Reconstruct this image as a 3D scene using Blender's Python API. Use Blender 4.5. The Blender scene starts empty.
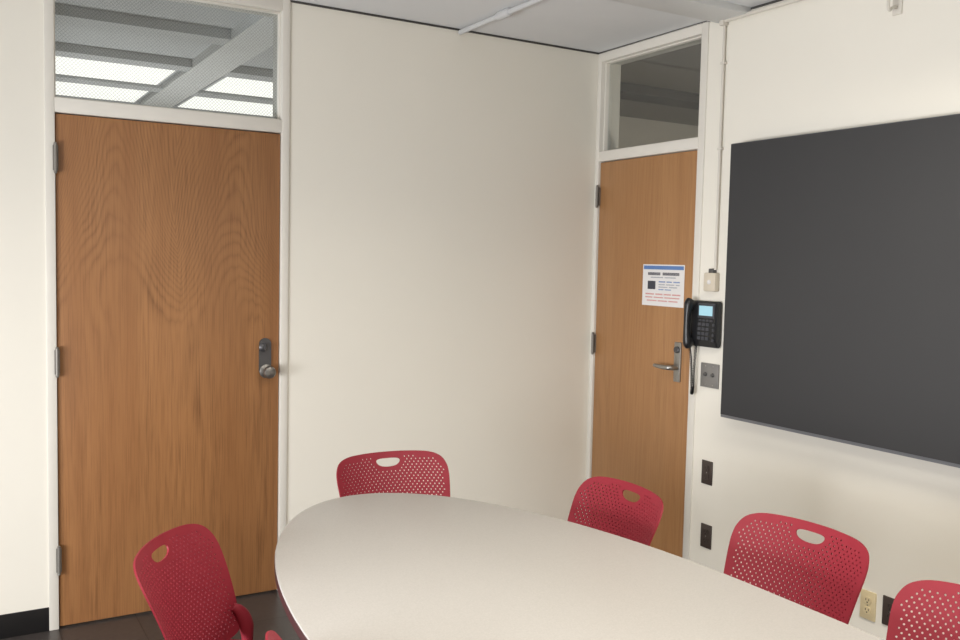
import bpy, bmesh, math, random
import numpy as np
from mathutils import Vector, Matrix, geometry
random.seed(3)
PI = math.pi
R = math.radians
SC = bpy.context.scene
COL = SC.collection
SC.view_settings.view_transform = 'Standard'
SC.view_settings.look = 'None'

# ------------------------------------------------------------------ camera
CP = np.array([-3.14456, -4.06321, 1.57321]); YAW, PIT, ROL, F_PX = 0.53611, 0.06508, 0.02182, 906.71756
H = 2.734
fw = np.array([math.sin(YAW)*math.cos(PIT), math.cos(YAW)*math.cos(PIT), -math.sin(PIT)])
r0 = np.array([math.cos(YAW), -math.sin(YAW), 0.0]); u0 = np.cross(r0, fw)
rt = math.cos(ROL)*r0 + math.sin(ROL)*u0; up = -math.sin(ROL)*r0 + math.cos(ROL)*u0
def hit(px, py, ax, val):
    d = fw + rt*(px-480)/F_PX - up*(py-320)/F_PX
    return Vector(CP + d*((val-CP[ax])/d[ax]))
cam = bpy.data.cameras.new('camera'); co = bpy.data.objects.new('camera', cam); COL.objects.link(co)
co.matrix_world = Matrix(((rt[0],up[0],-fw[0],CP[0]),(rt[1],up[1],-fw[1],CP[1]),(rt[2],up[2],-fw[2],CP[2]),(0,0,0,1)))
cam.sensor_width = 36; cam.lens = 36*F_PX/960; cam.clip_start = .05; SC.camera = co

# ------------------------------------------------------------------ materials
def lin(c):
    return tuple(((v/255)/12.92 if v/255 <= .04045 else ((v/255+.055)/1.055)**2.4) for v in c)
def nodes_of(name):
    m = bpy.data.materials.new(name); m.use_nodes = True
    nt = m.node_tree; b = nt.nodes['Principled BSDF']
    return m, nt, b
def N(nt, t, **kw):
    n = nt.nodes.new(t)
    for k, v in kw.items(): setattr(n, k, v)
    return n
def paint(name, rgb, rough=.5, metal=0, var=.04, scale=8, bump=0, bscale=150, spec=.5):
    m, nt, b = nodes_of(name); L = nt.links.new
    tc = N(nt, 'ShaderNodeTexCoord'); no = N(nt, 'ShaderNodeTexNoise'); no.inputs['Scale'].default_value = scale
    no.inputs['Detail'].default_value = 3
    L(tc.outputs['Object'], no.inputs['Vector'])
    rp = N(nt, 'ShaderNodeValToRGB'); c = lin(rgb)
    rp.color_ramp.elements[0].position = .3; rp.color_ramp.elements[1].position = .7
    rp.color_ramp.elements[0].color = (*[v*(1-var) for v in c], 1); rp.color_ramp.elements[1].color = (*[min(1, v*(1+var)) for v in c], 1)
    L(no.outputs['Fac'], rp.inputs['Fac']); L(rp.outputs['Color'], b.inputs['Base Color'])
    b.inputs['Roughness'].default_value = rough; b.inputs['Metallic'].default_value = metal
    b.inputs['Specular IOR Level'].default_value = spec
    if bump:
        n2 = N(nt, 'ShaderNodeTexNoise'); n2.inputs['Scale'].default_value = bscale
        L(tc.outputs['Object'], n2.inputs['Vector'])
        bp = N(nt, 'ShaderNodeBump'); bp.inputs['Strength'].default_value = bump; bp.inputs['Distance'].default_value = .002
        L(n2.outputs['Fac'], bp.inputs['Height']); L(bp.outputs['Normal'], b.inputs['Normal'])
    return m
def glow(name, rgb, st):
    m, nt, b = nodes_of(name)
    tc = N(nt, 'ShaderNodeTexCoord'); no = N(nt, 'ShaderNodeTexNoise'); no.inputs['Scale'].default_value = 3
    rp = N(nt, 'ShaderNodeValToRGB'); c = lin(rgb)
    rp.color_ramp.elements[0].color = (*[v*.92 for v in c], 1); rp.color_ramp.elements[1].color = (*c, 1)
    nt.links.new(tc.outputs['Object'], no.inputs['Vector']); nt.links.new(no.outputs['Fac'], rp.inputs['Fac'])
    nt.links.new(rp.outputs['Color'], b.inputs['Emission Color']); b.inputs['Emission Strength'].default_value = st
    b.inputs['Base Color'].default_value = (*[v*.3 for v in c], 1)
    return m
def wood(name, base, dark, tint, rings, seed, sx=2.2, sz=.30, contrast=.6, streak=.5, pores=.4, arch=0, x0=0, half=.235, mottle=0):
    m, nt, b = nodes_of(name); L = nt.links.new
    tc = N(nt, 'ShaderNodeTexCoord')
    def noise(scl, loc, scale, detail, dist=0, rough=.5):
        mp = N(nt, 'ShaderNodeMapping'); mp.inputs['Scale'].default_value = scl; mp.inputs['Location'].default_value = loc
        L(tc.outputs['Object'], mp.inputs['Vector'])
        n = N(nt, 'ShaderNodeTexNoise'); n.inputs['Scale'].default_value = scale; n.inputs['Detail'].default_value = detail
        n.inputs['Distortion'].default_value = dist; n.inputs['Roughness'].default_value = rough
        L(mp.outputs['Vector'], n.inputs['Vector']); return n.outputs['Fac']
    def mth(op, a, bb):
        n = N(nt, 'ShaderNodeMath', operation=op)
        for i, v in enumerate((a, bb)):
            if hasattr(v, 'links'): L(v, n.inputs[i])
            else: n.inputs[i].default_value = v
        return n.outputs[0]
    def ramp(v, p0, p1, c0=0, c1=1):
        n = N(nt, 'ShaderNodeMapRange'); n.interpolation_type = 'SMOOTHSTEP'; L(v, n.inputs[0])
        for i, q in enumerate((p0, p1, c0, c1)): n.inputs[1+i].default_value = q
        return n.outputs[0]
    big = noise((sx, 1, sz), (seed, seed*2, seed*.7), 1.0, .6)
    fine = noise((40, 5, 3.5), (seed, 1, 4), 1.0, 3)
    ph = mth('ADD', mth('MULTIPLY', big, rings), mth('MULTIPLY', fine, 1.3))
    con = contrast
    if arch:                                                   # flame figure of the flat sawn veneer leaves, upper part
        sp = N(nt, 'ShaderNodeSeparateXYZ'); L(tc.outputs['Object'], sp.inputs[0])
        wob = noise((2.0, 1, .8), (5, seed, 2), 1.0, 1)
        xx = mth('ADD', mth('SUBTRACT', sp.outputs['X'], x0), mth('MULTIPLY', mth('SUBTRACT', wob, .5), .34))
        u = mth('PINGPONG', xx, half)
        rip = noise((9, 2, 3.0), (seed, 3, 8), 1.0, 3, rough=.5)
        ap = mth('ADD', mth('MULTIPLY', mth('ADD', sp.outputs['Z'], mth('MULTIPLY', mth('MULTIPLY', u, u), 24)), arch), mth('MULTIPLY', rip, 3.0))
        wgt = ramp(sp.outputs['Z'], 1.2, 1.75)
        ph = mth('ADD', mth('MULTIPLY', ph, ramp(sp.outputs['Z'], 1.2, 1.75, 1, .1)), mth('MULTIPLY', ap, wgt))
        con = ramp(sp.outputs['Z'], .7, 1.6, contrast*.7, contrast)
    fr = mth('MULTIPLY', mth('PINGPONG', ph, .5), 2)           # growth rings
    ring = mth('POWER', fr, 2.0)
    pore = noise((240, 20, 5), (2, seed, 1), 1.0, 3)
    pr = N(nt, 'ShaderNodeValToRGB'); pr.color_ramp.elements[0].position = .44; pr.color_ramp.elements[1].position = .70
    L(pore, pr.inputs['Fac'])
    broad = noise((9, 1, .35), (seed*3, 2, 9), 1.0, 4)
    amp = ramp(noise((5, 1, 2), (1, seed, 6), 1.0, 3), .3, .7, .35, 1)   # figure fades in and out
    f1 = mth('ADD', mth('MULTIPLY', mth('MULTIPLY', ring, amp), con), mth('MULTIPLY', pr.outputs['Color'], pores))
    if mottle:
        mo = noise((16, 2, 1.6), (9, seed, 5), 1.0, 5, rough=.65)
        f1 = mth('ADD', f1, mth('MULTIPLY', mth('MULTIPLY', ramp(mo, .46, .70), mottle), ramp(sp.outputs['Z'], .15, 1.3, 1, .1)))
    mix = N(nt, 'ShaderNodeMix', data_type='RGBA'); mix.inputs[6].default_value = (*lin(base), 1); mix.inputs[7].default_value = (*lin(dark), 1)
    L(mth('MINIMUM', f1, 1), mix.inputs[0])
    mix2 = N(nt, 'ShaderNodeMix', data_type='RGBA'); mix2.inputs[7].default_value = (*lin(tint), 1)
    L(mix.outputs[2], mix2.inputs[6])
    br = N(nt, 'ShaderNodeValToRGB'); br.color_ramp.elements[0].position = .35; br.color_ramp.elements[1].position = .7
    br.color_ramp.elements[1].color = (streak, streak, streak, 1)
    L(broad, br.inputs['Fac']); L(br.outputs['Color'], mix2.inputs[0])
    L(mix2.outputs[2], b.inputs['Base Color'])
    b.inputs['Roughness'].default_value = .42
    bp = N(nt, 'ShaderNodeBump'); bp.inputs['Strength'].default_value = .08; bp.inputs['Distance'].default_value = .001
    L(pore, bp.inputs['Height']); L(bp.outputs['Normal'], b.inputs['Normal'])
    return m
def glass(name, wire=0.0, tint=(236, 239, 240), freq=66):
    m, nt, b = nodes_of(name); L = nt.links.new
    nt.nodes.remove(b); out = nt.nodes['Material Output']
    tr = N(nt, 'ShaderNodeBsdfTransparent'); tr.inputs['Color'].default_value = (*lin(tint), 1)
    gl = N(nt, 'ShaderNodeBsdfGlossy'); gl.inputs['Roughness'].default_value = .03
    lw = N(nt, 'ShaderNodeLayerWeight'); lw.inputs['Blend'].default_value = .5
    pw = N(nt, 'ShaderNodeMath', operation='POWER'); L(lw.outputs['Facing'], pw.inputs[0]); pw.inputs[1].default_value = 4
    ma = N(nt, 'ShaderNodeMath', operation='MULTIPLY_ADD'); L(pw.outputs[0], ma.inputs[0]); ma.inputs[1].default_value = .8; ma.inputs[2].default_value = .035
    mx = N(nt, 'ShaderNodeMixShader'); L(ma.outputs[0], mx.inputs[0]); L(tr.outputs[0], mx.inputs[1]); L(gl.outputs[0], mx.inputs[2])
    last = mx
    # faint diamond wire mesh embedded in the pane
    tc = N(nt, 'ShaderNodeTexCoord'); sp = N(nt, 'ShaderNodeSeparateXYZ'); L(tc.outputs['Object'], sp.inputs[0])
    def line(sgn):
        a = N(nt, 'ShaderNodeMath', operation='ADD' if sgn > 0 else 'SUBTRACT'); L(sp.outputs['X'], a.inputs[0]); L(sp.outputs['Z'], a.inputs[1])
        s = N(nt, 'ShaderNodeMath', operation='MULTIPLY'); L(a.outputs[0], s.inputs[0]); s.inputs[1].default_value = freq
        f = N(nt, 'ShaderNodeMath', operation='PINGPONG'); L(s.outputs[0], f.inputs[0]); f.inputs[1].default_value = .5
        g = N(nt, 'ShaderNodeMapRange'); L(f.outputs[0], g.inputs[0]); g.inputs[1].default_value = .20; g.inputs[2].default_value = .03; g.inputs[3].default_value = 0; g.inputs[4].default_value = 1
        return g.outputs[0]
    mxx = N(nt, 'ShaderNodeMath', operation='MAXIMUM'); L(line(1), mxx.inputs[0]); L(line(-1), mxx.inputs[1])
    sc = N(nt, 'ShaderNodeMath', operation='MULTIPLY'); L(mxx.outputs[0], sc.inputs[0]); sc.inputs[1].default_value = wire
    df = N(nt, 'ShaderNodeBsdfDiffuse'); df.inputs['Color'].default_value = (.5, .52, .52, 1)
    m2 = N(nt, 'ShaderNodeMixShader'); L(sc.outputs[0], m2.inputs[0]); L(last.outputs[0], m2.inputs[1]); L(df.outputs[0], m2.inputs[2])
    L(m2.outputs[0], out.inputs['Surface'])
    return m
def floor_tiles():
    m, nt, b = nodes_of('dark_vinyl_tile'); L = nt.links.new
    tc = N(nt, 'ShaderNodeTexCoord'); br = N(nt, 'ShaderNodeTexBrick'); br.offset = 0
    for k, v in (('Scale', 1), ('Mortar Size', .002), ('Brick Width', .305), ('Row Height', .305)): br.inputs[k].default_value = v
    br.inputs['Color1'].default_value = (*lin((82, 76, 74)), 1); br.inputs['Color2'].default_value = (*lin((74, 69, 67)), 1)
    br.inputs['Mortar'].default_value = (*lin((44, 41, 40)), 1)
    no = N(nt, 'ShaderNodeTexNoise'); no.inputs['Scale'].default_value = 40; no.inputs['Detail'].default_value = 6
    L(tc.outputs['Object'], br.inputs['Vector']); L(tc.outputs['Object'], no.inputs['Vector'])
    mx = N(nt, 'ShaderNodeMix', data_type='RGBA', blend_type='MULTIPLY'); mx.inputs[0].default_value = .5
    L(br.outputs['Color'], mx.inputs[6]); L(no.outputs['Fac'], mx.inputs[7]); L(mx.outputs[2], b.inputs['Base Color'])
    b.inputs['Roughness'].default_value = .35
    return m

M_WALL = paint('white_wall_paint', (232, 228, 217), .7, var=.012, scale=1.5, bump=.08, bscale=220)
M_CEIL = paint('ceiling_paint', (218, 220, 221), .7, var=.02, scale=2, bump=.1, bscale=120)
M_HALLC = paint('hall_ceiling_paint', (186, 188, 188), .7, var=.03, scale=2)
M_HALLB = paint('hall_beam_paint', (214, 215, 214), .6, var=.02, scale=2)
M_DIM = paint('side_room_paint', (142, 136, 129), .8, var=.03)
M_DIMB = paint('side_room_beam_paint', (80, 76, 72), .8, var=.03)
M_FRAME = paint('frame_paint', (222, 218, 209), .45, var=.015)
M_CONDUIT = paint('conduit_paint', (212, 207, 197), .5, var=.02)
M_PIPE = paint('pipe_paint', (194, 195, 195), .45, var=.02)
M_FLOOR = floor_tiles()
M_BASE = paint('black_vinyl', (24, 23, 24), .4)
M_GAP = paint('shadow_gap_black', (70, 68, 66), .8)
M_DOOR1 = wood('oak_veneer_brown', (164, 116, 73), (100, 64, 38), (142, 96, 58), 34, 3.1, sx=2.4, sz=.14, contrast=.46, streak=.75, pores=.45, arch=11, x0=-2.742+.24, half=.235, mottle=.4)
M_DOOR2 = wood('oak_veneer_light', (170, 126, 83), (134, 93, 57), (156, 111, 70), 26, 7.7, sx=2.5, sz=.12, contrast=.38, pores=.40)
M_GLASS = glass('wired_glass', .16); M_GLASS2 = glass('plain_transom_glass', .09)
M_RED = paint('red_plastic', (132, 37, 49), .55, var=.03, scale=20, spec=.25)
M_TUBE = paint('silver_tube', (150, 150, 152), .3, metal=.8)
M_GLIDE = paint('black_glide', (25, 25, 27), .5)
M_TOP = paint('grey_laminate', (165, 162, 158), .48, var=.06, scale=260)
M_EDGE = paint('dark_maroon_edge', (58, 34, 34), .45)
M_DARKMETAL = paint('table_base_metal', (52, 50, 50), .45, metal=.3)
M_SCREEN = paint('matte_screen', (63, 63, 64), .75, var=.02, scale=2, spec=.2)
M_BEZEL = paint('bezel_grey', (120, 122, 126), .4, metal=.3)
M_STEEL = paint('brushed_steel', (166, 164, 160), .32, metal=.9, var=.05, scale=60)
M_KNOBMETAL = paint('worn_knob_metal', (134, 131, 127), .38, metal=.85, var=.06, scale=50)
M_DULL = paint('dull_steel', (96, 96, 98), .4, metal=.7)
M_PLATE = paint('grey_wall_plate', (134, 132, 129), .4, metal=.3)
M_KNOB = paint('plate_connector', (92, 91, 90), .4, metal=.3)
M_HINGE = paint('hinge_grey', (128, 124, 118), .45, metal=.4)
M_PHONE = paint('phone_black', (26, 27, 30), .35)
M_CORD = paint('cord_black', (17, 17, 18), .7, spec=.2)
M_KEY = paint('phone_key', (66, 68, 74), .4)
M_LCD = glow('phone_display', (168, 214, 228), .8)
M_PAPER = paint('white_paper', (224, 222, 221), .7, var=.01)
M_BLUE = paint('print_blue', (92, 126, 180), .6)
M_INK = paint('print_black', (62, 64, 74), .6)
M_GREY = paint('print_grey', (150, 154, 164), .6)
M_REDINK = paint('print_red', (204, 138, 132), .6)
M_BEIGE = paint('beige_plastic', (206, 196, 178), .45)
M_IVORY = paint('ivory_plastic', (212, 196, 158), .4)
M_BROWN = paint('brown_plastic', (64, 54, 49), .4)
M_SLOT = paint('slot_black', (14, 13, 13), .6)
M_HALLWALL = paint('hall_wall_paint', (150, 136, 106), .7)
M_SIDEWALL = paint('side_room_wall', (208, 203, 194), .7)
M_LIGHT = glow('light_diffuser', (255, 251, 241), 1.45)

# ------------------------------------------------------------------ geometry helpers
def obj(name, bm, m, parent=None, loc=(0,0,0), rotz=0, ang=35, recalc=True):
    if recalc: bmesh.ops.recalc_face_normals(bm, faces=bm.faces[:])
    me = bpy.data.meshes.new(name); bm.to_mesh(me); bm.free()
    for pl in me.polygons: pl.use_smooth = True
    me.set_sharp_from_angle(angle=R(ang))
    for mm in (m if isinstance(m, (list, tuple)) else [m]): me.materials.append(mm)
    o = bpy.data.objects.new(name, me); COL.objects.link(o)
    o.location = loc; o.rotation_euler = (0, 0, rotz)
    if parent: o.parent = parent
    return o
def empty(name, loc=(0,0,0), rotz=0):
    o = bpy.data.objects.new(name, None); COL.objects.link(o); o.location = loc; o.rotation_euler = (0,0,rotz)
    o.empty_display_size = .1
    return o
def tag(o, label=None, cat=None, group=None, kind=None):
    if label: o['label'] = label
    if cat: o['category'] = cat
    if group: o['group'] = group
    if kind: o['kind'] = kind
    return o
def box(bm, x0, x1, y0, y1, z0, z1, r=0, seg=2, mi=0):
    t = bmesh.new(); bmesh.ops.create_cube(t, size=1)
    bmesh.ops.scale(t, vec=(abs(x1-x0), abs(y1-y0), abs(z1-z0)), verts=t.verts)
    bmesh.ops.translate(t, vec=((x0+x1)/2, (y0+y1)/2, (z0+z1)/2), verts=t.verts)
    if r: bmesh.ops.bevel(t, geom=t.edges[:], offset=r, segments=seg, affect='EDGES', profile=.5)
    merge(bm, t, mi)
def merge(bm, t, mi=0):
    mp = {v: bm.verts.new(v.co) for v in t.verts}
    for f in t.faces:
        g = bm.faces.new([mp[v] for v in f.verts]); g.material_index = mi
    t.free()
def BX(*a, **k):
    bm = bmesh.new(); box(bm, *a, **k); return bm
def tube(bm, pts, rad, n=12, smooth=0):
    pts = [Vector(p) for p in pts]
    rs = list(rad) if isinstance(rad, (list, tuple)) else [rad]*len(pts)
    if smooth:
        P, Q = [], []
        for i in range(len(pts)-1):
            p0, p1, p2, p3 = pts[max(i-1,0)], pts[i], pts[i+1], pts[min(i+2,len(pts)-1)]
            for k in range(smooth):
                t = k/smooth
                P.append(.5*((2*p1)+(-p0+p2)*t+(2*p0-5*p1+4*p2-p3)*t*t+(-p0+3*p1-3*p2+p3)*t**3)); Q.append(rs[i]*(1-t)+rs[i+1]*t)
        P.append(pts[-1]); Q.append(rs[-1]); pts, rs = P, Q
    d = (pts[1]-pts[0]).normalized(); a = d.orthogonal().normalized(); rings = []
    for i, p in enumerate(pts):
        dn = (pts[min(i+1,len(pts)-1)]-pts[max(i-1,0)]).normalized()
        a = (a - dn*a.dot(dn)).normalized(); b = dn.cross(a)
        rings.append([bm.verts.new(p+(a*math.cos(2*PI*k/n)+b*math.sin(2*PI*k/n))*rs[i]) for k in range(n)])
    for i in range(len(rings)-1):
        for k in range(n):
            bm.faces.new((rings[i][k], rings[i][(k+1)%n], rings[i+1][(k+1)%n], rings[i+1][k]))
    bm.faces.new(rings[0][::-1]); bm.faces.new(rings[-1])
def TB(*a, **k):
    bm = bmesh.new(); tube(bm, *a, **k); return bm
def disc(bm, c, axis, prof, n=24):          # lathe: prof = [(distance along axis, radius)]
    ax = Vector(axis).normalized(); a = ax.orthogonal().normalized(); b = ax.cross(a); c = Vector(c); rings = []
    for h, r in prof:
        rings.append([bm.verts.new(c+ax*h+(a*math.cos(2*PI*k/n)+b*math.sin(2*PI*k/n))*max(r,1e-4)) for k in range(n)])
    for i in range(len(rings)-1):
        for k in range(n): bm.faces.new((rings[i][k], rings[i][(k+1)%n], rings[i+1][(k+1)%n], rings[i+1][k]))
    bm.faces.new(rings[0][::-1]); bm.faces.new(rings[-1])
def stadium(w, h, n=10):                    # upright rounded plate outline
    r = w/2; pts = []
    for k in range(n+1): t = PI*k/n; pts.append((r*math.cos(t), h/2-r+r*math.sin(t)))
    for k in range(n+1): t = PI+PI*k/n; pts.append((r*math.cos(t), -h/2+r+r*math.sin(t)))
    return pts
def prism(bm, outline, y0, y1, cx=0, cz=0):
    a = [bm.verts.new((cx+u, y0, cz+v)) for u, v in outline]; b = [bm.verts.new((cx+u, y1, cz+v)) for u, v in outline]
    bm.faces.new(a); bm.faces.new(b[::-1]); n = len(a)
    for i in range(n): bm.faces.new((a[i], a[(i+1)%n], b[(i+1)%n], b[i]))
def dup(root, loc, rotz, label, group=None):
    r = root.copy(); COL.objects.link(r); r.location = loc; r.rotation_euler = (0,0,rotz); r['label'] = label
    if group: r['group'] = group
    for ch in list(root.children):
        c = ch.copy(); COL.objects.link(c); c.parent = r
        for g in list(ch.children):
            d = g.copy(); COL.objects.link(d); d.parent = c
    return r
RW = -PI/2        # objects modelled facing local -Y, turned to hang on the right wall

# ------------------------------------------------------------------ measured positions
DX1, DX2 = -2.742, -1.808            # left door leaf
DT = 2.13
FX1, FX2 = DX1-.040, DX2+.040        # left frame outer
FY2 = -.840                          # right frame outer
WT = .12
# ------------------------------------------------------------------ room shell
XL, YF, YB, XR = -5.2, -6.2, 5.0, 3.2
bm = BX(XL-.1, XR+.1, YF-.1, YB+.1, -.1, 0); tag(obj('floor', bm, M_FLOOR), 'dark vinyl tile floor', kind='structure')
bm = bmesh.new()
box(bm, XL-.1, WT/2, YF-.1, WT/2, H, H+.12, mi=0)
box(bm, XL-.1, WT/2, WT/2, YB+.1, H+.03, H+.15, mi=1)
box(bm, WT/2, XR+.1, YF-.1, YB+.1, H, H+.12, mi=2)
box(bm, XL, -.0, -1.10, -.90, H-.03, H+.01, .006, mi=0)                # cross beam of the grid
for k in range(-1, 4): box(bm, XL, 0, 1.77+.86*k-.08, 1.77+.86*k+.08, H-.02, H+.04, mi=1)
for k in range(-2, 2):
    xc = -1.70+1.50*k
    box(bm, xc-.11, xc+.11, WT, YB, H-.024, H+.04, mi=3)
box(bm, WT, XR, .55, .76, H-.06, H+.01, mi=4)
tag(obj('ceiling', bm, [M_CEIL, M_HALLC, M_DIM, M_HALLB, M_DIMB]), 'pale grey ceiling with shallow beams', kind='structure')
bm = bmesh.new()
box(bm, XL, FX1+.004, 0, WT, 0, H+.1); box(bm, FX2-.004, WT, 0, WT, 0, H+.1)
tag(obj('wall_back', bm, M_WALL), 'white painted wall with the wide oak door', kind='structure')
bm = bmesh.new()
box(bm, 0, WT, YF, FY2+.004, 0, H+.1); box(bm, 0, WT, WT, YB, 0, H+.1)
tag(obj('wall_right', bm, M_WALL), 'white painted wall holding the black screen', kind='structure')
tag(obj('wall_left', BX(XL-.1, XL, YF-.1, YB+.1, 0, H+.15), M_WALL), 'white wall on the left outside the view', kind='structure')
tag(obj('wall_front', BX(XL, XR, YF-.1, YF, 0, H+.1), M_WALL), 'white wall behind the viewer', kind='structure')
bm = bmesh.new(); box(bm, XL, WT, YB-.02, YB+.1, 0, H+.15)
tag(obj('wall_hall', bm, M_HALLWALL), 'beige far wall of the hallway', kind='structure')
bm = bmesh.new(); box(bm, WT, XR, 1.6, 1.7, 0, H+.1); box(bm, XR, XR+.1, YF, YB+.1, 0, H+.1)
tag(obj('wall_side_room', bm, M_SIDEWALL), 'far walls of the room behind the narrow door', kind='structure')
# baseboards
bm = bmesh.new(); box(bm, XL, FX1, -.006, 0, 0, .10, .002)
box(bm, FX2, 0, -.006, 0, 0, .10, .002)
tag(obj('baseboard_back', bm, M_BASE), 'black vinyl baseboard', kind='structure')
tag(obj('baseboard_right', BX(-.006, 0, YF, FY2-.002, 0, .10, r=.002), M_BASE), 'black vinyl baseboard under the screen', kind='structure')
# dark strips painted in place of the shadow where walls meet ceiling
bm = bmesh.new(); box(bm, FX2, -.008, -.008, 0, H-.009, H-.001)
box(bm, XL, FX1, -.008, 0, H-.009, H-.001)
tag(obj('trim_1', bm, M_GAP), 'painted shadow line above back wall', kind='structure')
tag(obj('trim_2', BX(-.008, 0, YF, -.0, H-.009, H-.001), M_GAP), 'painted shadow line above right wall', kind='structure')

# ------------------------------------------------------------------ doors, frames, transoms (local: x along wall, front -Y)
def doorset(n, loc, rotz, xa, xb, fa, fb, mullion, head, wmat, gmat, lab, hz):
    # frame
    bm = bmesh.new(); y0, y1 = -.008, WT+.01
    box(bm, fa, xa-.003, y0, y1, 0, H-.002, .003); box(bm, xb+.003, fb, y0, y1, 0, H-.002, .003)
    box(bm, xa-.004, xb+.004, y0, y1, DT+.005, DT+mullion, .003); box(bm, xa-.004, xb+.004, y0, y1, H-head, H-.002, .003)
    # glazing beads
    z0, z1 = DT+mullion, H-head
    for (a, b, c, d) in ((xa-.004, xa+.004, z0, z1), (xb-.004, xb+.004, z0, z1), (xa, xb, z0, z0+.007), (xa, xb, z1-.007, z1)):
        box(bm, a, b, .02, .07, c, d, .002)
    # door stop behind the leaf
    box(bm, xa-.003, xa+.014, .055, WT, 0, DT+.005); box(bm, xb-.014, xb+.003, .055, WT, 0, DT+.005); box(bm, xa, xb, .055, WT, DT-.01, DT+.01)
    tag(obj('trim_%d' % (n+2), bm, M_FRAME, loc=loc, rotz=rotz), 'off white painted frame of the '+lab, kind='structure')
    tag(obj('window_%d' % n, BX(xa+.002, xb-.002, .042, .048, z0+.002, z1-.002), gmat, loc=loc, rotz=rotz), 'transom glass above the '+lab, kind='structure')
    d = tag(obj('door_%d' % n, BX(xa, xb, .004, .052, .008, DT, r=.002), wmat, loc=loc, rotz=rotz), lab, kind='structure')
    for z in hz:
        bm = bmesh.new(); x = xa-.002
        tube(bm, [(x, -.014, z-.055), (x, -.014, z+.055)], .0075, 12)
        for zz in (-.018, .018): disc(bm, (x, -.014, z+zz-.001), (0,0,1), [(0,.0082),(.002,.0082)], 12)
        for s in (-1, 1): disc(bm, (x, -.014, z+s*.055), (0,0,s), [(0,.006),(.004,.007),(.008,.003)], 12)
        box(bm, x-.010, x+.010, -.013, -.0075, z-.05, z+.05); box(bm, x+.003, x+.010, -.012, .009, z-.05, z+.05)
        tag(obj('hinge', bm, M_HINGE, d), 'grey hinge')
    return d
zL = lambda py: hit(56, py, 1, 0).z
d1 = doorset(1, (0,0,0), 0, DX1, DX2, FX1, FX2, .064, .055, M_DOOR1, M_GLASS, 'wide oak veneer door with a round knob', [zL(158), zL(362), zL(560)])
zR = lambda py: hit(593, py, 0, 0).z
d2 = doorset(2, (0,0,0), RW, .036, .793, .0, -FY2, .060, .055, M_DOOR2, M_GLASS2, 'narrow oak door with a lever handle', [zR(197), zR(343), .25])
# round knob set of door 1
k = hit(265, 357, 1, 0)
pl = bmesh.new(); prism(pl, stadium(.056, .175), -.004, .009, k.x, k.z+.0)
pl = obj('lock_plate', pl, M_DULL, d1); tag(pl, 'grey steel lock plate')
c = hit(263, 347, 1, 0)
bm = bmesh.new(); disc(bm, (c.x, -.004, c.z), (0,-1,0), [(0,.02),(.006,.02),(.009,.016),(.016,.015),(.018,.012)])
lk = obj('deadbolt', bm, M_DULL, pl)
bm = BX(c.x-.003, c.x+.003, -.036, -.02, c.z-.014, c.z+.014, r=.002); obj('thumb_turn', bm, M_DULL, pl)
c = hit(266, 371, 1, 0)
bm = bmesh.new(); disc(bm, (c.x, -.003, c.z), (0,-1,0), [(0,.032),(.006,.032),(.009,.026),(.012,.013),(.03,.012),(.036,.022),(.044,.028),(.054,.0285),(.062,.024),(.066,.014),(.067,.005)], 32)
tag(obj('door_knob', bm, M_KNOBMETAL, d1), 'round dull metal knob')
# lever set of door 2 (local x = -y world)
def rl(px, py, off=0): h = hit(px, py, 0, -off); return -h.y, h.z
lx, lz = rl(677.5, 362); _, zt = rl(677, 342); _, zb = rl(677, 382)
bm = bmesh.new(); box(bm, lx-.024, lx+.024, -.004, .009, zb, zt, .004)
esc = tag(obj('lock_plate', bm, M_STEEL, d2), 'tall silver lock plate')
bm = bmesh.new(); disc(bm, (lx, -.004, zt-.038), (0,-1,0), [(0,.017),(.008,.017),(.010,.014),(.013,.0135)])
obj('lock_cylinder', bm, M_DULL, esc)
l2, lz2 = rl(678, 369, .04)
bm = bmesh.new(); tube(bm, [(lx, -.003, lz2), (lx, -.03, lz2), (lx-.004, -.047, lz2), (lx-.02, -.055, lz2), (lx-.06, -.055, lz2), (lx-.105, -.052, lz2+.002), (lx-.115, -.045, lz2+.002)], [.014,.013,.013,.012,.0115,.010,.008], 14, smooth=5)
tag(obj('lever_handle', bm, M_STEEL, d2), 'silver lever handle')

# ------------------------------------------------------------------ notice on the narrow door
x0, z1 = rl(643.5, 264, -.004); x1, z0 = rl(683.5, 308, -.004)
w, h = x1-x0, .5*((rl(644,264,-.004)[1]-rl(644,304.5,-.004)[1])+(rl(683,265,-.004)[1]-rl(683,308,-.004)[1]))
zc = rl(663.5, 285.5, -.004)[1]; xc = (x0+x1)/2
pap = empty('notice', (-.0, -xc, zc), RW)
tag(pap, 'white paper notice with a blue header taped to the narrow oak door', 'sign')
yy = .0037
def onp(a, b, c, d, lift=.0006): return (-w/2+a*w, -w/2+b*w, yy-.0008-lift, yy-.0005, h/2-d*h, h/2-c*h)
obj('sheet', BX(-w/2, w/2, yy-.0008, yy, -h/2, h/2), M_PAPER, pap)
obj('header_band', BX(*onp(.02, .98, .03, .12)), M_BLUE, pap)
def words(y, spans, hh, name, m):
    bm = bmesh.new()
    for a, b in spans:
        q = a
        while q < b-.004:
            e = min(q+.012, b); box(bm, *onp(q, e, y, y+hh)); q = e+.006
    obj(name, bm, m, pap)
words(.19, [(.13,.44),(.49,.88)], .07, 'heading', M_INK)
words(.30, [(.2,.5),(.54,.8)], .025, 'subheading', M_GREY)
obj('pictogram', BX(*onp(.13, .32, .40, .60)), M_INK, pap)
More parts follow.
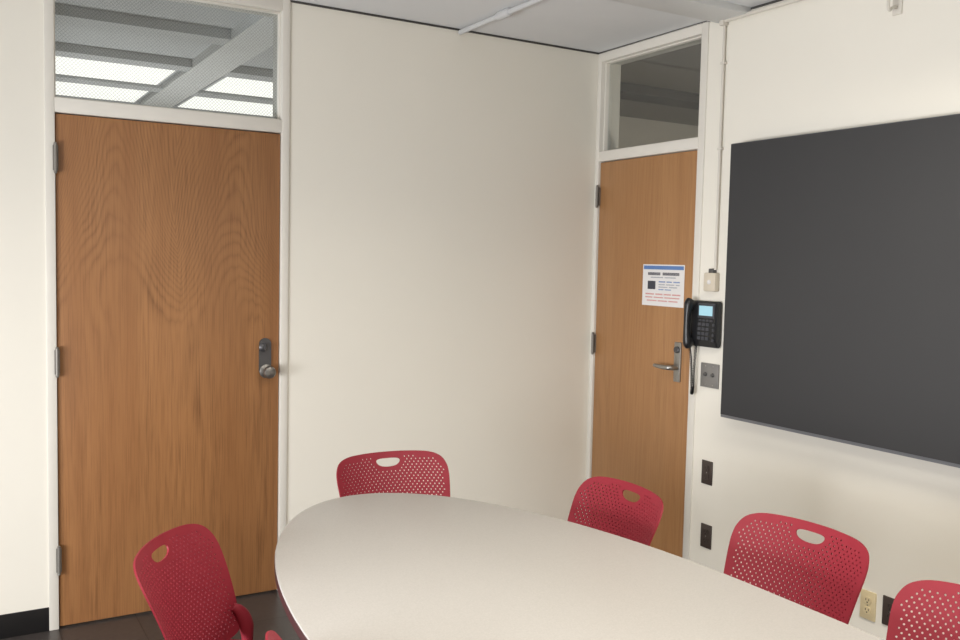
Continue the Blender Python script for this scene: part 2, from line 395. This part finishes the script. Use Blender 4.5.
words(.40, [(.40,.56),(.59,.72),(.75,.90)], .03, 'text_line', M_BLUE); words(.47, [(.40,.55),(.58,.78),(.81,.9)], .025, 'text_line', M_GREY); words(.53, [(.40,.62),(.65,.84)], .025, 'text_line', M_GREY); words(.59, [(.40,.52),(.55,.7)], .025, 'text_line', M_BLUE)
words(.70, [(.08,.30),(.33,.5),(.53,.7),(.73,.92)], .035, 'red_text_line', M_REDINK); words(.78, [(.08,.26),(.29,.52),(.55,.9)], .03, 'red_text_line', M_REDINK); words(.86, [(.12,.36),(.39,.62),(.65,.86)], .03, 'red_text_line', M_REDINK)

# ------------------------------------------------------------------ big screen
ty0, tz1, tz0 = -1.0907, 2.1227, .8848
tw = (tz1-tz0)*1.78
tv = empty('television', (0, ty0, tz0), RW)
tag(tv, 'huge flat black display screen mounted on the right wall', 'television')
bm = bmesh.new(); box(bm, 0, tw, -.088, -.042, 0, tz1-tz0, .004); tag(obj('housing', bm, M_BEZEL, tv), 'grey metal edge')
obj('screen', BX(.003, tw-.003, -.0905, -.086, .014, tz1-tz0-.003, r=.001), M_SCREEN, tv)
bm = bmesh.new(); box(bm, tw*.25, tw*.75, -.043, -.0, .3, .9, .005); obj('wall_mount', bm, M_DARKMETAL, tv)

# ------------------------------------------------------------------ wall phone
c = hit(708, 324, 0, 0)
ph = empty('wall_phone', (0, c.y, c.z), RW); tag(ph, 'black desk telephone hung on the wall beside the narrow door', 'phone')
bm = bmesh.new()
prof = [(-.006, -.108), (-.030, -.108), (-.046, -.066), (-.040, .094), (-.030, .110), (-.006, .110)]
a = [bm.verts.new((-.085, y, z)) for y, z in prof]; b = [bm.verts.new((.095, y, z)) for y, z in prof]
bm.faces.new(a); bm.faces.new(b[::-1])
for i in range(len(prof)): bm.faces.new((a[i], a[(i+1)%6], b[(i+1)%6], b[i]))
bmesh.ops.bevel(bm, geom=bm.edges[:], offset=.005, segments=3, affect='EDGES')
obj('body', bm, M_PHONE, ph)
obj('wall_bracket', BX(-.06, .06, -.012, 0, -.08, .08), M_PHONE, ph)
yf = lambda z: -.040-(.094-z)*.0375
scb = bmesh.new(); box(scb, -.025, .083, yf(.07)-.005, yf(.07)+.01, .030, .100, .003); scf = obj('display_surround', scb, M_KEY, ph)
tag(obj('display', BX(-.014, .072, yf(.07)-.0065, yf(.07), .042, .088), M_LCD, scf), 'pale blue lit display')
bm = bmesh.new()
for r_ in range(4):
    for q in range(3):
        z = .000-.022*r_; x = -.010+.026*q
        box(bm, x-.010, x+.010, yf(z)-.004, yf(z)+.006, z-.007, z+.007, .002)
obj('keypad', bm, M_KEY, ph)
bm = bmesh.new()
for q in range(4): box(bm, -.018+.024*q, .0+.024*q, yf(.02)-.003, yf(.02)+.006, .015, .023, .0015)
obj('soft_key_row', bm, M_KEY, ph)
bm = bmesh.new()
for q in range(4): disc(bm, (.080, yf(-.02*q)+.002, .000-.024*q), (0,-1,0), [(0,.007),(.005,.007),(.007,.005)], 12)
obj('side_button_row', bm, M_KEY, ph)
hx = -.068
bm = bmesh.new()
tube(bm, [(hx, -.052, .112), (hx, -.062, .095), (hx, -.068, .05), (hx, -.070, 0), (hx, -.068, -.05), (hx, -.062, -.095), (hx, -.052, -.112)], [.018,.023,.018,.016,.018,.023,.018], 14, smooth=5)
for z in (.088, -.088): disc(bm, (hx, -.034, z), (0,-1,0), [(0,.022),(.025,.024),(.034,.020)], 16)
hs = tag(obj('handset', bm, M_PHONE, ph), 'black handset')
# coiled cord looping down and back
path = [(hx, -.05, -.112), (hx-.002, -.035, -.17), (hx, -.03, -.25), (hx+.005, -.03, -.330), (hx+.010, -.03, -.337), (hx+.015, -.03, -.30), (hx+.017, -.03, -.21), (hx+.020, -.025, -.104)]
P = [Vector(q) for q in path]; fine = []
for i in range(len(P)-1):
    p0, p1, p2, p3 = P[max(i-1,0)], P[i], P[i+1], P[min(i+2,len(P)-1)]
    for kk in range(40):
        t = kk/40; fine.append(.5*((2*p1)+(-p0+p2)*t+(2*p0-5*p1+4*p2-p3)*t*t+(-p0+3*p1-3*p2+p3)*t**3))
coil = []
for i, q in enumerate(fine):
    d = (fine[min(i+1,len(fine)-1)]-fine[max(i-1,0)]).normalized(); a = Vector((0,1,0)); a = (a-d*a.dot(d)).normalized(); b = d.cross(a)
    t = i*2*PI/5.0; coil.append(q+(a*math.cos(t)+b*math.sin(t))*.005)
obj('coiled_cord', TB(coil, .0024, 6), M_CORD, ph)

# ------------------------------------------------------------------ small wall fittings on the right wall
c = hit(714, 280.5, 0, 0)
s = empty('wall_sensor', (0, c.y, c.z), RW); tag(s, 'small beige box on the wall above the black phone', 'sensor')
obj('body', BX(-.038, .038, -.032, 0, -.052, .036, r=.006), M_BEIGE, s)
bm = bmesh.new(); disc(bm, (0, -.030, -.008), (0,-1,0), [(0,.012),(.004,.011),(.008,.007),(.009,.003)], 20); obj('lens', bm, M_PAPER, s)
tag(obj('top_clip', BX(-.016, .016, -.024, 0, .034, .056, r=.004), M_KNOB, s), 'small dark fitting on top')
# conduit from ceiling to the beige box, with the run along the ceiling line
cy = hit(717.5, 262, 0, 0).y
bm = bmesh.new()
tube(bm, [(0, -.012, c.z+.050), (0, -.012, H-.045)], .0068, 14)
cd = obj('cable_conduit', bm, M_CONDUIT, loc=(0, cy, 0), rotz=RW)
tag(cd, 'thin white vertical cable conduit running from ceiling to beige box', 'conduit')
for zz in ((c.z+H)/2, H-.22): obj('clamp', BX(-.013, .013, -.0200, 0, zz-.006, zz+.006, r=.002), M_CONDUIT, cd)
bm = bmesh.new()
tube(bm, [(0, -.02, H-.030), (.9, -.02, H-.030)], .010, 10)
cd2 = obj('cable_conduit', bm, M_CONDUIT, loc=(0, cy, 0), rotz=RW); tag(cd2, 'white horizontal conduit along the top of the right wall', 'conduit')
bm = bmesh.new(); box(bm, -.014, .014, -.036, 0, H-.052, H-.014, .004); obj('elbow_fitting', bm, M_CONDUIT, cd2)
# wall hook high on the wall
c = hit(898, 7, 0, 0)
hk = empty('wall_hook', (0, c.y, c.z), RW); tag(hk, 'small white bracket high on the wall above the black screen', 'hook')
obj('plate', BX(-.02, .02, -.006, 0, -.03, .06, r=.002), M_CONDUIT, hk)
obj('hook_arm', TB([(0,-.004,.0),(0,-.03,-.005),(0,-.05,-.02),(0,-.058,-.005),(0,-.058,.02)], .006, 10, smooth=4), M_CONDUIT, hk)
# steel two-gang plate
c = hit(710.5, 375.5, 0, 0)
s = empty('switch_plate', (0, c.y, c.z), RW); tag(s, 'grey wall plate with two round connectors under the black phone', 'wall plate')
obj('plate', BX(-.058, .058, -.009, 0, -.058, .058, r=.0025), M_PLATE, s)
for x in (-.024, .024):
    bm = bmesh.new(); disc(bm, (x, -.008, .004), (0,-1,0), [(0,.010),(.004,.010),(.006,.008),(.011,.007),(.012,.005)], 18); tag(obj('connector', bm, M_KNOB, s), 'dark round connector')
for x in (-.024, .024):
    for z in (-.045, .045):
        bm = bmesh.new(); disc(bm, (x, -.0085, z), (0,-1,0), [(0,.004),(.0015,.0035)], 10); obj('screw', bm, M_STEEL, s)
def outlet(px, py, m, label, grp=None):
    c = hit(px, py, 0, 0)
    o = empty('power_outlet', (0, c.y, c.z), RW); tag(o, label, 'outlet', grp)
    obj('plate', BX(-.035, .035, -.006, 0, -.0575, .0575, r=.0028), m, o)
    for z in (-.02, .02):
        bm = bmesh.new(); prism(bm, [(.017*math.copysign(abs(math.cos(t))**.6, math.cos(t)), .0145*math.copysign(abs(math.sin(t))**.8, math.sin(t))) for t in [2*PI*q/24 for q in range(24)]], -.009, -.004, 0, z)
        rc = obj('socket', bm, m, o)
        bm = bmesh.new(); box(bm, -.008, -.0055, -.0095, -.008, z-.001, z+.008); box(bm, .0055, .008, -.0095, -.008, z-.001, z+.008); disc(bm, (0,-.008,z-.007), (0,-1,0), [(0,.003),(.0015,.003)], 10)
        obj('socket_slots', bm, M_SLOT, rc)
    bm = bmesh.new(); disc(bm, (0,-.0058,0), (0,-1,0), [(0,.0035),(.0012,.003)], 10); obj('screw', bm, M_STEEL, o)
    return o
outlet(707.5, 472.5, M_BROWN, 'dark brown wall outlet, upper one beside the narrow door below grey plate', 'wall outlets')
outlet(706.5, 536, M_BROWN, 'dark brown wall outlet, lower one close above the table edge', 'wall outlets')
outlet(868.5, 605, M_IVORY, 'ivory wall outlet below the black screen', 'wall outlets')
outlet(891, 612, M_BROWN, 'dark brown wall outlet right beside the ivory one', 'wall outlets')

# ------------------------------------------------------------------ pipe on the ceiling
bm = bmesh.new(); px_ = -.89
tube(bm, [(px_, -.014, H-.019), (px_, -.88, H-.019)], .0125, 14)
pp = obj('ceiling_pipe', bm, M_PIPE); tag(pp, 'pale grey pipe running along the ceiling from the back wall', 'pipe')
bm = bmesh.new(); tube(bm, [(px_, -.38, H-.019), (px_, -.385, H-.019), (px_, -.475, H-.019), (px_, -.48, H-.019)], [.015,.0205,.0205,.015], 16)
obj('coupling', bm, M_PIPE, pp)

# ------------------------------------------------------------------ lights in the hallway seen through the transom
lab = {(0,0): 'long ceiling light in hallway, nearer left one', (0,1): 'long ceiling light in hallway, farther left one', (1,0): 'long ceiling light in hallway, nearer right one', (1,1): 'long ceiling light in hallway, farther right one'}
for i, x in enumerate((-2.46, -.93)):
    for j, y in enumerate((2.20, 3.06)):
        o = empty('ceiling_light', (x, y, H+.03)); tag(o, lab[(i,j)]+' through the door transom', 'ceiling light', 'hallway ceiling lights')
        bm = bmesh.new()
        for (a, b, c_, d) in ((-.62,.62,-.33,-.31),(-.62,.62,.31,.33),(-.62,-.60,-.31,.31),(.60,.62,-.31,.31)): box(bm, a, b, c_, d, -.032, 0)
        obj('frame', bm, M_HALLC, o)
        obj('diffuser', BX(-.60, .60, -.31, .31, -.036, -.010), M_LIGHT, o)

# ------------------------------------------------------------------ table
TX, HW, EA, YA, STR = -1.898, .577, 1.3, -1.130, .35
TH = .74
def outline(off=0, n=72):
    pts = []
    yc1 = YA-EA; yc2 = yc1-STR
    for k in range(n+1): t = PI*k/n; pts.append((TX+(HW+off)*math.cos(t), yc1+(EA+off)*math.sin(t)))
    for k in range(n+1): t = PI+PI*k/n; pts.append((TX+(HW+off)*math.cos(t), yc2+(EA+off)*math.sin(t)))
    return pts
def loft(levels, cap=True):
    bm = bmesh.new(); rings = [[bm.verts.new((x, y, z)) for x, y in outline(o)] for o, z in levels]
    n = len(rings[0])
    for i in range(len(rings)-1):
        for q in range(n): bm.faces.new((rings[i][q], rings[i][(q+1)%n], rings[i+1][(q+1)%n], rings[i+1][q]))
    bm.faces.new(rings[0][::-1]); bm.faces.new(rings[-1]); bmesh.ops.remove_doubles(bm, verts=bm.verts, dist=1e-5)
    return bm
tb = empty('conference_table', (TX, YA-EA-STR/2, 0)); tag(tb, 'long oval conference table with a grey laminate top', 'table')
def tpart(name, bm, m, l=None):
    bmesh.ops.translate(bm, vec=(-TX, -(YA-EA-STR/2), 0), verts=bm.verts); o = obj(name, bm, m, tb)
    if l: o['label'] = l
    return o
tpart('tabletop', loft([(-.006, TH-.012), (-.001, TH-.004), (-.003, TH-.001), (-.006, TH)]), M_TOP)
tpart('edge_band', loft([(-.02, TH-.034), (-.004, TH-.032), (0, TH-.027), (0, TH-.009), (-.003, TH-.0045), (-.012, TH-.004)]), M_EDGE, 'dark maroon edge')
for yy_ in (-1.95, -3.33):
    bm = bmesh.new(); tube(bm, [(TX, yy_, .05), (TX, yy_, TH-.045)], .05, 24); cl = tpart('leg', bm, M_DARKMETAL)
    bm = bmesh.new(); box(bm, TX-.30, TX+.30, yy_-.04, yy_+.04, 0, .05, .012); box(bm, TX-.04, TX+.04, yy_-.30, yy_+.30, 0, .048, .012); tpart('foot', bm, M_DARKMETAL)
    bm = bmesh.new(); box(bm, TX-.2, TX+.2, yy_-.2, yy_+.2, TH-.05, TH-.033, .004); tpart('mounting_plate', bm, M_DARKMETAL)

# ------------------------------------------------------------------ perforated plastic chair
def catmull(pts, seg):
    out = []; n = len(pts)
    for i in range(n):
        p0, p1, p2, p3 = [np.array(pts[(i+q) % n], float) for q in (-1, 0, 1, 2)]
        for k in range(seg):
            t = k/seg; out.append(tuple(.5*((2*p1)+(-p0+p2)*t+(2*p0-5*p1+4*p2-p3)*t*t+(-p0+3*p1-3*p2+p3)*t**3)))
    return out
def inpoly(P, poly):
    x, y = P[:,0], P[:,1]; ins = np.zeros(len(P), bool); n = len(poly)
    for i in range(n):
        (x1, y1), (x2, y2) = poly[i], poly[(i+1) % n]
        if y1 == y2: continue
        c_ = ((y1 > y) != (y2 > y)) & (x < (x2-x1)*(y-y1)/(y2-y1)+x1); ins ^= c_
    return ins
def dist_poly(P, poly):
    d = np.full(len(P), 1e9); A = np.array(poly); B = np.roll(A, -1, 0)
    for a, b in zip(A, B):
        ab = b-a; t = np.clip(((P-a)@ab)/(ab@ab+1e-12), 0, 1); d = np.minimum(d, np.linalg.norm(P-(a+t[:,None]*ab), axis=1))
    return d
def perforated(poly, slots, pitch, rad, margin, surf, th, NH=8):
    lo = np.min(poly, 0); hi = np.max(poly, 0); cs = []
    dy = pitch*.60; rows = int((hi[1]-lo[1])/dy)+1
    for r_ in range(rows):
        y = lo[1]+(r_+.5)*dy
        off = .5*pitch if r_ % 2 else 0
        q = int(hi[0]/pitch)+2
        for k in range(-q, q+1): cs.append((k*pitch+off, y))
    cs = np.array(cs); ok = inpoly(cs, poly) & (dist_poly(cs, poly) > margin)
    for s in slots: ok &= ~inpoly(cs, s) & (dist_poly(cs, s) > rad+.010)
    cs = cs[ok]
    V = [Vector(p) for p in poly]; E = [(i, (i+1) % len(poly)) for i in range(len(poly))]
    for s in slots:
        b0 = len(V); V += [Vector(p) for p in s]; E += [(b0+i, b0+(i+1) % len(s)) for i in range(len(s))]
    for c_ in cs:
        b0 = len(V); V += [Vector((c_[0]+rad*math.cos(2*PI*i/NH), c_[1]+rad*math.sin(2*PI*i/NH))) for i in range(NH)]
        E += [(b0+i, b0+(i+1) % NH) for i in range(NH)]
    # filler points in the solid areas so that the sheet bends smoothly
    gx = np.arange(lo[0]+.005, hi[0], .012); gy = np.arange(lo[1]+.005, hi[1], .012)
    G = np.array([(a, b) for a in gx for b in gy]); k_ = inpoly(G, poly) & (dist_poly(G, poly) > .004)
    for s in slots: k_ &= ~inpoly(G, s) & (dist_poly(G, s) > .004)
    G = G[k_]
    if len(cs):
        dm = np.min(np.linalg.norm(G[:,None,:]-cs[None], axis=2), axis=1); G = G[dm > rad+.006]
    V += [Vector(g) for g in G]
    vv, _, ff, *_ = geometry.delaunay_2d_cdt(V, E, [], 0, 1e-6)
    A = np.array([tuple(v) for v in vv]); T = np.array(ff); Cn = A[T].mean(1)
    keep = inpoly(Cn, poly)
    for s in slots: keep &= ~inpoly(Cn, s)
    if len(cs):
        D = Cn[:,None,:]-cs[None]; dist = np.linalg.norm(D, axis=2); j = dist.argmin(1); dd = dist[np.arange(len(Cn)), j]
        th_ = np.arctan2(D[np.arange(len(Cn)), j, 1], D[np.arange(len(Cn)), j, 0]) % (2*PI/NH)
        keep &= ~(dd*np.cos(th_-PI/NH) < rad*math.cos(PI/NH)-1e-7)
    T = T[keep]
    bm = bmesh.new(); fr, bk = {}, {}
    for i in np.unique(T):
        u, v = A[i]; fr[i] = bm.verts.new(surf(u, v, th/2)); bk[i] = bm.verts.new(surf(u, v, -th/2))
    cnt = {}
    for a, b, c_ in T:
        bm.faces.new((fr[a], fr[b], fr[c_])); bm.faces.new((bk[c_], bk[b], bk[a]))
        for e in ((a,b),(b,c_),(c_,a)): cnt[e] = cnt.get(e, 0)+1
    for (a, b) in cnt:
        if (b, a) not in cnt: bm.faces.new((fr[b], fr[a], bk[a], bk[b]))
    return bm
half = [(0,0),(.10,0),(.178,.006),(.212,.030),(.221,.09),(.231,.16),(.239,.22),(.243,.262),(.239,.296),(.219,.325),(.173,.341),(.09,.346),(0,.347)]
full = half + [(-x, y) for x, y in half[-2:0:-1]]
BP = catmull(full, 5)
slot_h = [(0,.322),(.03,.3215),(.046,.318),(.050,.311),(.044,.301),(.028,.293),(0,.290)]
SLOT = catmull(slot_h+[(-x, y) for x, y in slot_h[-2:0:-1]], 3)
def surf_back(u, v, w):
    s = v/.347; RR = .45; a = u/RR; wrap = 1.15-.35*s
    n = Vector((-math.sin(a)*wrap, math.cos(a), .22)).normalized()
    return Vector((RR*math.sin(a), -.17-.21*v-.05*s*s+RR*(1-math.cos(a))*wrap, .475+.965*v)) + n*w
hs_ = [(0,-.20),(.12,-.198),(.180,-.185),(.202,-.15),(.210,-.05),(.214,.08),(.209,.16),(.187,.198),(.13,.213),(0,.216)]
SP = catmull(hs_+[(-x, y) for x, y in hs_[-2:0:-1]], 5)
def surf_seat(u, v, w):
    z = .433+.022*(u/.22)**2-.045*max(0,(v-.10)/.11)**2+.018*max(0,(-v-.10)/.1)**2
    return Vector((u, v, z+w))
def make_chair():
    t = empty('stacking_chair')
    obj('backrest', perforated(BP, [SLOT], .0178, .0029, .020, surf_back, .005), M_RED, t, ang=40)
    obj('seat', perforated(SP, [], .026, .0042, .03, surf_seat, .006), M_RED, t, ang=40)
    for s in (-1, 1):
        bm = TB([(s*.190,-.140,.560),(s*.201,-.128,.548),(s*.209,-.118,.530),(s*.213,-.111,.512),(s*.214,-.106,.494),(s*.214,-.104,.474),(s*.214,-.103,.452),(s*.214,-.102,.446)], [.010,.017,.021,.022,.021,.018,.016,.012], 14, smooth=4)
        tag(obj('backrest_bracket', bm, M_RED, t), 'red socket arm joining the backrest to the frame')
        for pts in ([(s*.214,-.103,.455),(s*.219,-.085,.41),(s*.226,.0,.375),(s*.231,.12,.26),(s*.240,.215,.012)],
                    [(s*.203,.10,.405),(s*.214,.0,.400),(s*.226,-.10,.350),(s*.240,-.235,.012)]):
            lg = tag(obj('leg', TB(pts, .0105, 12, smooth=6), M_TUBE, t), 'silver tube leg')
            e = Vector(pts[-1]); bm = bmesh.new(); disc(bm, (e.x, e.y, 0), (0,0,1), [(0,.014),(.004,.016),(.02,.014),(.024,.011)], 16)
            obj('glide', bm, M_GLIDE, lg)
    bm = bmesh.new()
    tube(bm, [(-.226,.0,.375),(-.15,.05,.416),(.15,.05,.416),(.226,.0,.375)], .009, 10, smooth=4)
    tube(bm, [(-.216,-.03,.395),(-.15,-.03,.416),(.15,-.03,.416),(.216,-.03,.395)], .009, 10, smooth=4)
    tag(obj('seat_frame', bm, M_TUBE, t), 'silver tube under the seat')
    tag(t, 'x', 'chair', 'red chairs around the conference table')
    return t
proto = make_chair()
# (backrest top centre x, y, facing direction angle, label)
def seat_at(bx, by, face): f = Vector((math.cos(face), math.sin(face))); return (bx+.285*f.x, by+.285*f.y, 0), face-PI/2
CH = [(-1.636, -.825, R(-94), 'red perforated plastic chair at the far rounded end of the table'),
      (-1.090, -1.678, R(177), 'red perforated plastic chair in front of the narrow oak door'),
      (-.910, -2.283, R(183), 'red perforated plastic chair below the left part of the black screen'),
      (-.998, -2.908, R(185), 'red perforated plastic chair cut off at the lower right corner'),
      (-2.664, -1.578, R(-35), 'red perforated plastic chair in front of the wide oak door, side turned'),
      (-2.605, -2.462, R(0), 'red chair barely showing its top edge at the left table edge')]
for i, (bx_, by_, fa, lb) in enumerate(CH):
    loc, rz = seat_at(bx_, by_, fa)
    if i == 0: proto.location = loc; proto.rotation_euler = (0,0,rz); proto['label'] = lb
    else: dup(proto, loc, rz, lb)

# ------------------------------------------------------------------ light
def area(name, loc, rot, sx, sy, w, rgb, spread=180):
    l = bpy.data.lights.new(name, 'AREA'); l.shape = 'RECTANGLE'; l.size = sx; l.size_y = sy; l.energy = w; l.color = lin(rgb); l.spread = R(spread)
    o = bpy.data.objects.new(name, l); COL.objects.link(o); o.location = loc; o.rotation_euler = rot; return o
def point(name, loc, w, rgb, rad=.2):
    l = bpy.data.lights.new(name, 'POINT'); l.energy = w; l.color = lin(rgb); l.shadow_soft_size = rad
    o = bpy.data.objects.new(name, l); COL.objects.link(o); o.location = loc; return o
WARM = (255, 247, 233)
for x, y, e in ((-1.15, -2.6, 24), (-2.6, -2.6, 23), (-1.1, -4.3, 21), (-3.0, -4.5, 22)): area('ceiling_lamp', (x, y, H-.06), (0,0,0), .6, 1.2, e, WARM, 146)
area('daylight', (XL+.1, -2.3, .9), (0, R(-90), 0), .9, 2.4, 130, (246, 247, 250), 150)
point('side_room_fill', (.6, -3.0, 1.3), 125, (255, 246, 232))  # fill light added to brighten the view through the narrow transom, no fixture
point('hall_fill', (-2.2, 2.2, 1.0), 100, (254, 251, 247))  # unseen fill added to lift the hallway ceiling, separate from its light panels
w = bpy.data.worlds.new('world'); w.use_nodes = True; SC.world = w
w.node_tree.nodes['Background'].inputs[0].default_value = (.5,.5,.52,1); w.node_tree.nodes['Background'].inputs[1].default_value = .2
